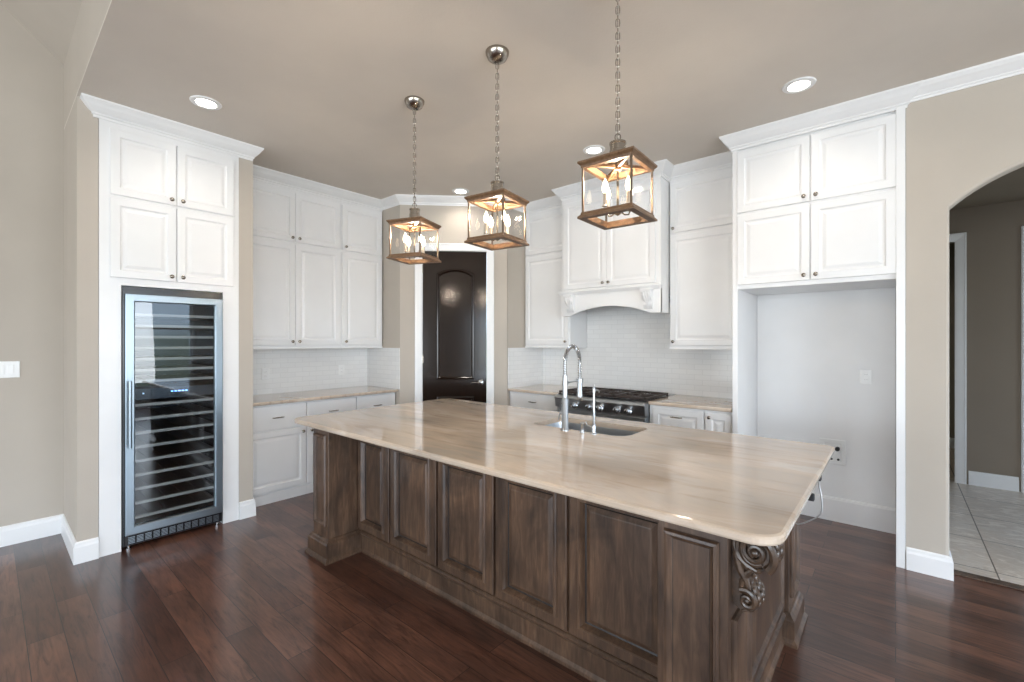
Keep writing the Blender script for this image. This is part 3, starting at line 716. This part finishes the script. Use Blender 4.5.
# carved corbel under the near right corner
def corbel(xw, yc, ztop):
    mb = MB(); hw = .050
    # S-shaped backing
    prof = [(0, ztop), (.118, ztop), (.128, ztop-.03), (.126, ztop-.062), (.112, ztop-.090), (.088, ztop-.112), (.066, ztop-.130), (.056, ztop-.155), (.066, ztop-.178), (.078, ztop-.195), (.076, ztop-.218), (.058, ztop-.236), (.034, ztop-.244), (.014, ztop-.238), (0, ztop-.225)]
    mb.prism(prof, lambda o_, z: (xw+o_, yc-hw*.72, z), lambda o_, z: (xw+o_, yc+hw*.72, z))
    for sy in (-1, 1):
        y = yc+sy*hw*.80
        # big volute
        cx, cz = xw+.066, ztop-.062
        pts, rr = [], []
        for i in range(46):
            a_ = -.9+i*.26; r_ = .056*math.exp(-.135*(i*.26))
            pts.append((cx+r_*math.cos(a_), y+sy*.010*(i/46), cz+r_*math.sin(a_))); rr.append(.0115*math.exp(-.020*i)+.0015)
        mb.tube(pts, rr, 8)
        mb.ball((cx, y+sy*.012, cz), .011, .009, .011)
        # inner echo leaf
        pts = [(cx+.036*math.cos(a_), y+sy*.004, cz+.036*math.sin(a_)) for a_ in [1.9+i*.28 for i in range(13)]]
        mb.tube(pts, [.003+.007*math.sin(PI*i/12) for i in range(13)], 8)
        # neck, sweeping down into the small lower volute
        neck = [(xw+.016, y, ztop-.045), (xw+.013, y, ztop-.085), (xw+.022, y, ztop-.120), (xw+.040, y, ztop-.150), (xw+.050, y, ztop-.178)]
        mb.tube(neck, [.008, .012, .013, .011, .007], 8)
        neck = [(xw+.060, y, ztop-.112), (xw+.042, y, ztop-.132), (xw+.030, y, ztop-.160), (xw+.026, y, ztop-.19)]
        mb.tube(neck, [.006, .010, .010, .006], 8)
        cx2, cz2 = xw+.044, ztop-.205; pts, rr = [], []
        for i in range(28):
            a_ = 2.2-i*.30; r_ = .031*math.exp(-.16*(i*.30))
            pts.append((cx2+r_*math.cos(a_), y+sy*.006, cz2+r_*math.sin(a_))); rr.append(.0085*math.exp(-.02*i)+.001)
        mb.tube(pts, rr, 8); mb.ball((cx2, y+sy*.008, cz2), .008, .007, .008)
        # leaf curl at the wall side
        mb.tube([(xw+.008, y, ztop-.02), (xw+.006, y, ztop-.055), (xw+.020, y, ztop-.088), (xw+.044, y, ztop-.108), (xw+.070, y, ztop-.116)], [.004, .009, .012, .010, .005], 8)
    # acanthus lobes rolling over the front edge
    edge = [(.112, -.012), (.124, -.034), (.126, -.058), (.116, -.080), (.100, -.098), (.080, -.114), (.064, -.132), (.058, -.155), (.066, -.176), (.076, -.194), (.076, -.214), (.060, -.232), (.038, -.240)]
    for i, (o_, dz) in enumerate(edge):
        big = 1.0 if i < 6 else .72
        for k_ in (-1, 0, 1):
            yy = yc+k_*hw*.62
            j = edge[min(i+1, len(edge)-1)]; pj = edge[max(i-1, 0)]
            ang = math.atan2(j[1]-pj[1], j[0]-pj[0])
            rot = Matrix.Rotation(-ang, 3, 'Y')
            mb.ball((xw+o_-.004*abs(k_), yy+.003*math.sin(i*2.1), ztop+dz), .0165*big, .0125*big, .0085*big, 8, 6, rot)
    bmesh.ops.transform(mb.bm, matrix=Matrix.Translation((0, 0, ztop)) @ Matrix.Diagonal((1, 1, 1.07, 1)) @ Matrix.Translation((0, 0, -ztop)), verts=mb.bm.verts)
    return mb.build('corbel', M['corbel'], t, True)
corbel(-.388, 1.548, .880)

# --- sink, faucet, filter tap
s = thing('kitchen_sink', 'stainless undermount sink set into the island top', 'sink', (-1.4725, 2.475, .68))
mb = MB(); SR = [.05, .095, .055, .055]
def sring(ins, z): return [(a, b_, z) for a, b_ in rrect(SX0-.004+ins, SX1+.004-ins, SY0-.004+ins, SY1+.004-ins, [max(r-ins*.6, .01) for r in SR], 6)]
ls = [sring(-.02, .874), sring(-.02, .8815), sring(.0, .8815), sring(.003, .86), sring(.008, .73), sring(.020, .705), sring(.045, .695)]
inner_cap = sring(.06, .692)
mb.loops(ls+[inner_cap], cap0=False, cap1=True)
mb2 = [sring(-.02, .874), sring(.0-.004, .872), sring(-.001, .73), sring(.012, .70), sring(.045, .686)]
mb.loops(mb2, cap0=False, cap1=True)
mb.build('basin', M['steel'], s, True)
MB().lathe([(.045, 0), (.045, .002), (.038, .003), (.034, .001), (.006, .001), (.006, .006), (.001, .006)], (-1.47, 2.48, .6925), FZ, 20).build('drain', M['chrome'], s, True)

def faucet():
    bxx, byy = -1.512, 2.262
    f = thing('kitchen_faucet', 'tall stainless spring faucet with pull-down spray standing in front of the sink', 'faucet', (bxx, byy, .914))
    hd = Vector((-.022, .200, 0)); hd_n = hd.normalized()
    b0 = Vector((bxx, byy, .914))
    MB().lathe([(.027, 0), (.027, .006), (.0215, .010), (.0200, .012), (.0200, .185), (.0175, .190), (.0145, .20), (.0145, .330), (.010, .333)], b0, FZ, 20).build('base_post', M['steel'], f, True)
    # arch path
    Pn = [b0+Vector((0, 0, .28+.01*i)) for i in range(0, 12)]
    Rr = hd.length/2; top0 = b0+Vector((0, 0, .40)); c = top0+hd_n*Rr
    for i in range(1, 33):
        a_ = PI-PI*i/32; Pn.append(c+hd_n*Rr*math.cos(a_)+Vector((0, 0, 1.02*Rr*math.sin(a_))))
    endp = Pn[-1]
    for i in range(1, 8): Pn.append(endp+Vector((0, 0, -.016*i)))
    MB().tube(Pn, .0062, 10).build('hose', M['steel'], f, True)
    # coil spring around the hose
    pts = []; tot = 0; seg = []
    for a, b_ in zip(Pn, Pn[1:]): seg.append((tot, a, b_)); tot += (b_-a).length
    turns = 52; nst = turns*9; side = hd_n.cross(Vector((0, 0, 1)))
    for i in range(nst+1):
        s_ = tot*i/nst*.9999
        for st, a, b_ in seg:
            ln = (b_-a).length
            if st <= s_ <= st+ln+1e-6:
                q = a+(b_-a)*((s_-st)/ln); tg = (b_-a).normalized(); break
        n2 = tg.cross(side).normalized(); ph = 2*PI*turns*i/nst
        pts.append(q+(side*math.cos(ph)+n2*math.sin(ph))*.0115)
    MB().tube(pts, .0022, 5).build('spring', M['chrome'], f, True)
    he = Pn[-1]
    MB().lathe([(.010, 0), (.014, -.006), (.0165, -.015), (.0165, -.085), (.019, -.095), (.019, -.125), (.014, -.132), (.012, -.13)], he, FZ, 18).build('spray_head', M['steel'], f, True)
    zz = he.z-.004; arm0 = Vector((bxx, byy, zz)); arm1 = Vector((he.x, he.y, zz))
    mb = MB(); mb.tube([arm0, arm1-hd_n*.017], .0055, 10); mb.lathe([(.0185, -.012), (.0225, -.012), (.0225, .012), (.0185, .012)], arm1, FZ, 18); mb.lathe([(.016, -.014), (.019, -.014), (.019, .014), (.016, .014)], arm0, FZ, 18)
    mb.cyl(Vector((bxx, byy, .914+.29)), Vector((bxx, byy, zz+.01)), .008, 12)
    mb.build('docking_arm', M['steel'], f, True)
    mb = MB(); q = b0+Vector((0, 0, .105)); mb.tube([q, q-side*.034], .010, 12); mb.tube([q-side*.030, q-side*.040+Vector((0, 0, -.02)), q-side*.044+Vector((0, 0, -.05))], [.005, .0045, .004], 8)
    mb.build('lever', M['steel'], f, True)
faucet()
f = thing('filter_tap', 'slim stainless drinking-water tap right of the spring faucet', 'faucet', (-1.322, 2.275, .914))
b0 = Vector((-1.322, 2.275, .914))
MB().lathe([(.019, 0), (.019, .004), (.013, .008), (.012, .05), (.009, .058), (.0065, .062), (.0065, .235), (.009, .238), (.009, .262), (.005, .272), (.003, .285), (.001, .286)], b0, FZ, 16).build('post', M['steel'], f, True)
MB().tube([b0+Vector((0, 0, .248)), b0+Vector((.006, .02, .252)), b0+Vector((.010, .036, .248)), b0+Vector((.011, .042, .238))], [.006, .0055, .005, .005], 8).build('spout', M['steel'], f, True)
MB().tube([b0+Vector((0, 0, .035)), b0+Vector((-.045, .0, .045)), b0+Vector((-.055, 0, .065))], [.005, .0045, .004], 8).build('lever', M['steel'], f, True)
o = MB().lathe([(.017, 0), (.017, .003), (.013, .006), (.011, .045), (.014, .05), (.014, .056), (.001, .058)], (-1.395, 2.27, .914), FZ, 16).build('air_gap_cap', M['steel'], None, True); center_origin(o)
tag(o, 'short stainless cap between the spring faucet and the slim tap', 'sink fitting')

# --- range
t = thing('gas_range', 'stainless gas range with dark cast-iron grates and steel knobs under the hood', 'range', (-2.148, 4.14, 0))
gx0, gx1 = -2.640, -1.680
mb = MB(); mb.box(gx0, gx1, 3.84, 4.485, .10, .905, bev=.003); mb.build('body', M['steel'], t)
MB().prism([(3.84, .775), (3.775, .785), (3.765, .862), (3.758, .876), (3.762, .892), (3.775, .902), (3.80, .906), (3.84, .906)], lambda y, z: (gx0, y, z), lambda y, z: (gx1, y, z)).build('control_panel', M['steel'], t)
for xk in (-2.515, -2.405, -2.235, -2.125, -1.945, -1.835):
    kb = MB(); kb.lathe([(.034, 0), (.034, .008), (.029, .012), (.026, .018), (.024, .050), (.020, .055), (.001, .056)], (xk, 3.772, .815), (0, -1, .12), 20)
    ko = kb.build('control_knob', M['chrome'], t, True)
    MB().box(xk-.003, xk+.003, 3.714, 3.718, .82, .84).build('pointer', M['enamel'], ko)
MB().box(gx0+.01, gx1-.01, 3.81, 4.36, .903, .914, bev=.002).build('cooktop', M['enamel'], t)
for gi in range(3):
    a = gx0+.012+gi*.3125; b_ = a+.3105; g_ = MB()
    for yy in (3.822, 4.065, 4.08, 4.325): g_.box(a, b_, yy, yy+.013, .925, .943, bev=.002)
    g_.box(a, a+.013, 3.822, 4.338, .925, .943); g_.box(b_-.013, b_, 3.822, 4.338, .925, .943)
    xc = (a+b_)/2
    for yc in (3.945, 4.205):
        for k_ in range(8):
            an = PI/4*k_; rx_ = .145 if k_ % 2 == 0 else .158
            g_.tube([(xc+.035*math.cos(an), yc+.035*math.sin(an), .937), (xc+min(rx_, .15)*math.cos(an), yc+min(rx_, .118)*math.sin(an), .937)], .0055, 6)
    for xx in (a+.006, b_-.006):
        for yy in (3.83, 4.07, 4.33): g_.box(xx-.006, xx+.006, yy-.006, yy+.006, .912, .928)
    g_.build('grate', M['iron'], t)
    for yc in (3.945, 4.205): MB().lathe([(.050, 0), (.050, .008), (.036, .010), (.036, .017), (.030, .020), (.001, .020)], (xc, yc, .914), FZ, 18).build('burner', M['iron'], t, True)
od = MB().box(gx0+.012, gx1-.012, 3.795, 3.838, .17, .760, bev=.004).build('oven_door', M['steel'], t)
MB().box(gx0+.16, gx1-.16, 3.790, 3.796, .32, .60).build('oven_window', M['enamel'], od)
mb = MB(); mb.cyl((gx0+.0, 3.735, .715), (gx1-.04, 3.735, .715), .013, 14)
for xx in (gx0+.08, gx1-.08): mb.cyl((xx, 3.796, .715), (xx, 3.735, .715), .010, 10)
mb.build('oven_handle', M['chrome'], od, True)
MB().box(gx0+.02, gx1-.02, 3.86, 3.90, .0, .10).build('kick_plate', M['enamel'], t)
MB().box(gx0, gx1, 4.362, 4.488, .905, .918, bev=.003).build('back_guard', M['steel'], t)

# --- pendant lanterns
def tor_link(mb, c, L_, W_, r, rotz):
    pts = []
    for i in range(14):
        a_ = 2*PI*i/14; x_ = W_/2*math.cos(a_); z_ = (L_/2-W_/2)*(1 if math.sin(a_) > 0 else -1)+W_/2*math.sin(a_) if abs(math.sin(a_)) > .01 else 0
        pts.append((c[0]+x_*math.cos(rotz), c[1]+x_*math.sin(rotz), c[2]+z_))
    mb.tube(pts, r, 6, closed=True)
def lantern(label, loc, dz=0):
    t = thing('pendant_lantern', label, 'pendant light', loc, 'lantern pendants over the island')
    cx, cy_ = loc[0], loc[1]; S = .122
    def L3(x, y, z): return (cx+x, cy_+y, z)
    MB().lathe([(.001, H-.058), (.010, H-.058), (.030, H-.054), (.052, H-.038), (.064, H-.014), (.066, H-.004), (.066, H)], (cx, cy_, 0), FZ, 28).build('canopy', M['nickel'], t, True)
    mb = MB(); z = H-.060; i = 0; mb.tube([L3(0, 0, H-.05), L3(0, 0, 2.345)], .0018, 5)
    while z > 2.375: tor_link(mb, L3(0, 0, z-.017), .038, .017, .0022, PI/2*(i % 2)+.5); z -= .029; i += 1
    mb.build('chain', M['nickel'], t, True)
    cp = MB(); cp.lathe([(.001, 2.232), (.046, 2.232), (.046, 2.242), (.0345, 2.246), (.0345, 2.258), (.037, 2.260), (.037, 2.292), (.0345, 2.294), (.0345, 2.318), (.037, 2.320), (.037, 2.328), (.012, 2.331), (.006, 2.340), (.001, 2.341)], (cx, cy_, 0), FZ, 24)
    tor_link(cp, L3(0, 0, 2.352), .030, .024, .003, .5)
    cp.build('cap', M['nickel'], t, True)
    def sq(z0, prof): return MB().sweep([(cx-S, cy_-S), (cx+S, cy_-S), (cx+S, cy_+S), (cx-S, cy_+S)], [(o_, z0+h_) for o_, h_ in prof], 1, closed=True)
    sq(2.208, [(-.022, 0), (-.004, 0), (-.002, .010), (.004, .016), (.008, .020), (.008, .028), (-.022, .028)]).build('top_frame', M['lwood'], t)
    mb = MB()
    for a_ in (PI/4, -PI/4):
        u = Vector((math.cos(a_), math.sin(a_), 0)); v = Vector((-u.y, u.x, 0)); hl = S*1.36
        c = Vector((cx, cy_, 0)); mb.loops([[tuple(c+u*su*hl+v*sv*.0055+Vector((0, 0, zz))) for su, sv in ((-1, -1), (1, -1), (1, 1), (-1, 1))] for zz in (2.216, 2.230)])
    mb.cyl(L3(0, 0, 2.206), L3(0, 0, 2.240), .013, 18)
    mb.build('cross_brace', M['lwood'], t)
    sq(1.986, [(-.022, 0), (.008, 0), (.008, .008), (.004, .012), (-.002, .018), (-.004, .028), (-.022, .028)]).build('bottom_frame', M['lwood'], t)
    for sx in (-1, 1):
        for sy in (-1, 1): MB().box(cx+sx*(S-.010)-.004, cx+sx*(S-.010)+.004, cy_+sy*(S-.010)-.004, cy_+sy*(S-.010)+.004, 2.012, 2.210).build('corner_rod', M['bronze'], t)
    for k_ in range(4):
        sgn = 1 if k_ % 2 else -1
        if k_ < 2: g_ = MB().box(cx-S+.016, cx+S-.016, cy_+sgn*(S-.010)-.0015, cy_+sgn*(S-.010)+.0015, 2.012, 2.210)
        else: g_ = MB().box(cx+sgn*(S-.010)-.0015, cx+sgn*(S-.010)+.0015, cy_-S+.016, cy_+S-.016, 2.012, 2.210)
        g_.build('glass_pane', M['pane'], t)
    mb = MB(); mb.cyl(L3(0, 0, 2.020), L3(0, 0, 2.210), .0055, 10)
    mb.lathe([(.001, 2.004), (.008, 2.008), (.020, 2.016), (.026, 2.024), (.020, 2.030), (.008, 2.034), (.006, 2.04)], (cx, cy_, 0), FZ, 20); stem = mb.build('stem', M['nickel'], t, True)
    for k_ in range(4):
        a_ = PI/4+PI/2*k_+.35; ux, uy = math.cos(a_), math.sin(a_); r_ = .070
        arm = MB().tube([L3(ux*.015, uy*.015, 2.026), L3(ux*.040, uy*.040, 2.014), L3(ux*.062, uy*.062, 2.018), L3(ux*r_, uy*r_, 2.034)], .0035, 8).build('arm', M['nickel'], t, True)
        cn = MB().lathe([(.001, 2.034), (.013, 2.036), (.014, 2.040), (.0085, 2.043), (.0085, 2.094), (.001, 2.095)], L3(ux*r_, uy*r_, 0), FZ, 14).build('candle', M['candle'], arm, True)
        MB().lathe([(.001, 2.0955), (.007, 2.096), (.0125, 2.108), (.0135, 2.118), (.0105, 2.134), (.005, 2.148), (.0015, 2.158), (.0005, 2.159)], L3(ux*r_, uy*r_, 0), FZ, 14).build('bulb', M['bulb'], arm, True)
    return t
base_z = 0
LPOS = [(-.936, 1.818, 47, 0), (-1.678, 1.840, 53, .004), (-2.438, 1.855, 65, .012)]
LAB = ['lantern pendant nearest the camera, hanging highest in view in front of the range hood', 'middle lantern pendant over the island', 'farthest lantern pendant, hanging in front of the pantry door frame']
l0 = lantern(LAB[0], (LPOS[0][0], LPOS[0][1], H))
l0.rotation_euler.z = R(LPOS[0][2]-45+0)
lanterns = [l0]
for i in (1, 2):
    c = copy_tree(l0); c.location = (LPOS[i][0], LPOS[i][1], H); c.rotation_euler.z = R(LPOS[i][2]-45); c['label'] = LAB[i]; lanterns.append(c)
for (x_, y_, a_, dz) in LPOS:
    d = bpy.data.lights.new('candle_glow', 'POINT'); d.energy = PEND_W; d.color = (1, .84, .66); d.shadow_soft_size = .015
    o = bpy.data.objects.new('candle_glow', d); C.objects.link(o); o.location = (x_, y_, 2.175)

# --- recessed lights
RL = [(-3.52, .96, 'recessed ceiling light above the wine cooler column'), (-.46, 3.30, 'recessed ceiling light in front of the refrigerator cabinet'),
      (-3.53, 3.29, 'recessed ceiling light near the pantry door'), (-1.92, 3.305, 'recessed ceiling light in front of the range hood'),
      (-2.0, .80, None), (-.46, .80, None), (.40, 7.5, None)]     # the last three are unseen spots added for their light, no fixtures
proto = None
for x_, y_, lb in RL:
    if lb is None: pass
    elif proto is None:
        proto = thing('recessed_light', lb, 'ceiling light', (x_, y_, H-.012), 'recessed downlights')
        MB().lathe([(.056, H), (.056, H-.003), (.062, H-.009), (.088, H-.006), (.092, H), (.092, H)], (x_, y_, 0), FZ, 32).build('trim_ring', M['trim'], proto, True)
        MB().lathe([(.001, H-.001), (.001, H-.006), (.055, H-.006), (.058, H-.001)], (x_, y_, 0), FZ, 32).build('lens', M['lens'], proto)
    else:
        c = copy_tree(proto); c.location = (x_, y_, H-.012); c['label'] = lb
    d = bpy.data.lights.new('downlight', 'SPOT'); d.energy = 8 if y_ > 5 else REC_W; d.color = (1, .93, .84); d.spot_size = R(150); d.spot_blend = .9; d.shadow_soft_size = .05
    o = bpy.data.objects.new('downlight', d); C.objects.link(o); o.location = (x_, y_, H-.02 if y_ < 5 else 2.78)

# --- outlets, switches
def plate(name, label, cat, P, U, W, w_, h_, kind, group=None):
    P, U, W = Vector(P), Vector(U), Vector(W); t = thing(name, label, cat, P-Vector((0, 0, h_/2)), group)
    q = P-U*w_/2-Vector((0, 0, h_/2)); MB().rings(q, U, FZ, W, w_, h_, [(0, .0005), (0, .004), (.004, .006)]).build('cover_plate', M['plastic'], t)
    def r_(u, z, wd, hh, dp, mat, nm):
        q = P+U*(u-wd/2)+Vector((0, 0, z-hh/2)); return MB().rings(q, U, FZ, W, wd, hh, [(0, .004), (0, dp-.001), (.001, dp)]).build(nm, M[mat], t)
    if kind == 'outlet':
        for z in (.020, -.020):
            r_(0, z, .030, .026, .0075, 'plastic', 'receptacle'); r_(-.006, z, .0025, .009, .0082, 'slot', 'slot'); r_(.006, z, .0025, .009, .0082, 'slot', 'slot')
    if kind == 'switch':
        n_ = max(1, round((w_-.025)/.046))
        for i in range(n_): r_((i-(n_-1)/2)*.046, 0, .033, .066, .0085, 'plastic', 'rocker')
    return t
plate('light_switch', 'white multi-gang rocker switch plate on the greige wall at far left', 'switch', (-4.8, .045, 1.247), FY, FX, .23, .118, 'switch')
plate('wall_outlet', 'white outlet on the left backsplash near the column', 'outlet', (-4.822, 1.826, 1.118), FY, FX, .072, .115, 'outlet', 'outlets')
plate('wall_outlet', 'white outlet on the left backsplash nearer the pantry', 'outlet', (-4.822, 2.641, 1.118), FY, FX, .072, .115, 'outlet', 'outlets')
plate('wall_outlet', 'white outlet on the refrigerator space wall at chest height', 'outlet', (-.175, 4.45, 1.170), FX, NY, .075, .115, 'outlet', 'outlets')
plate('wall_outlet', 'white double plate on the backsplash right of the range', 'outlet', (-1.095, 4.492, 1.155), FX, NY, .118, .118, 'switch', 'outlets')
plate('wall_outlet', 'white outlet on the backsplash between the range and the left cabinet', 'outlet', (-3.0, 4.492, 1.15), FX, NY, .072, .115, 'outlet', 'outlets')
t = thing('water_supply_box', 'white recessed water valve box low on the refrigerator space wall', 'valve box', (-.385, 4.45, .44))
mb = MB(); P_ = (-.475, 4.449, .455)
mb.rings(P_, FX, FZ, NY, .175, .20, [(0, 0), (0, .006), (.004, .008), (.028, .008), (.032, .002), (.034, .001)]).build('cover_plate', M['plastic'], t)
mb = MB(); mb.cyl((-.355, 4.447, .585), (-.355, 4.41, .585), .016, 12); mb.build('valve', M['rubber'], t)
mb = MB()
for xx in (-.425, -.395, -.350): mb.cyl((xx, 4.4475, .497), (xx, 4.440, .497), .009, 10)
mb.build('knockout', M['slot'], t)

# cable hanging from island end
t = thing('power_cable', 'grey flexible cable looping from the far island end down to the floor', 'cable', (-.30, 2.62, .0))
pts = [(-.300, 2.62, .790), (-.290, 2.64, .775), (-.284, 2.65, .737), (-.274, 2.65, .667), (-.280, 2.65, .603), (-.33, 2.65, .555), (-.366, 2.65, .533), (-.3885, 2.65, .53)]
def smooth_path(p, n=6):
    p = [Vector(q) for q in p]; out = []
    for i in range(len(p)-1):
        a, b_, c_, d_ = p[max(i-1, 0)], p[i], p[i+1], p[min(i+2, len(p)-1)]
        for k_ in range(n):
            s_ = k_/n; out.append(.5*((2*b_)+(-a+c_)*s_+(2*a-5*b_+4*c_-d_)*s_*s_+(-a+3*b_-3*c_+d_)*s_**3))
    return out+[p[-1]]
MB().tube(smooth_path(pts), .0035, 8).build('cord', metal('grey_cable_sheath', (.5, .5, .5), .4), t, True)
MB().box(-.3915, -.272, 2.60, 2.64, .775, .812, bev=.004).build('plug', M['rubber'], t)
MB().box(-.3915, -.300, 2.60, 2.63, .672, .705, bev=.004).build('plug', M['rubber'], t)
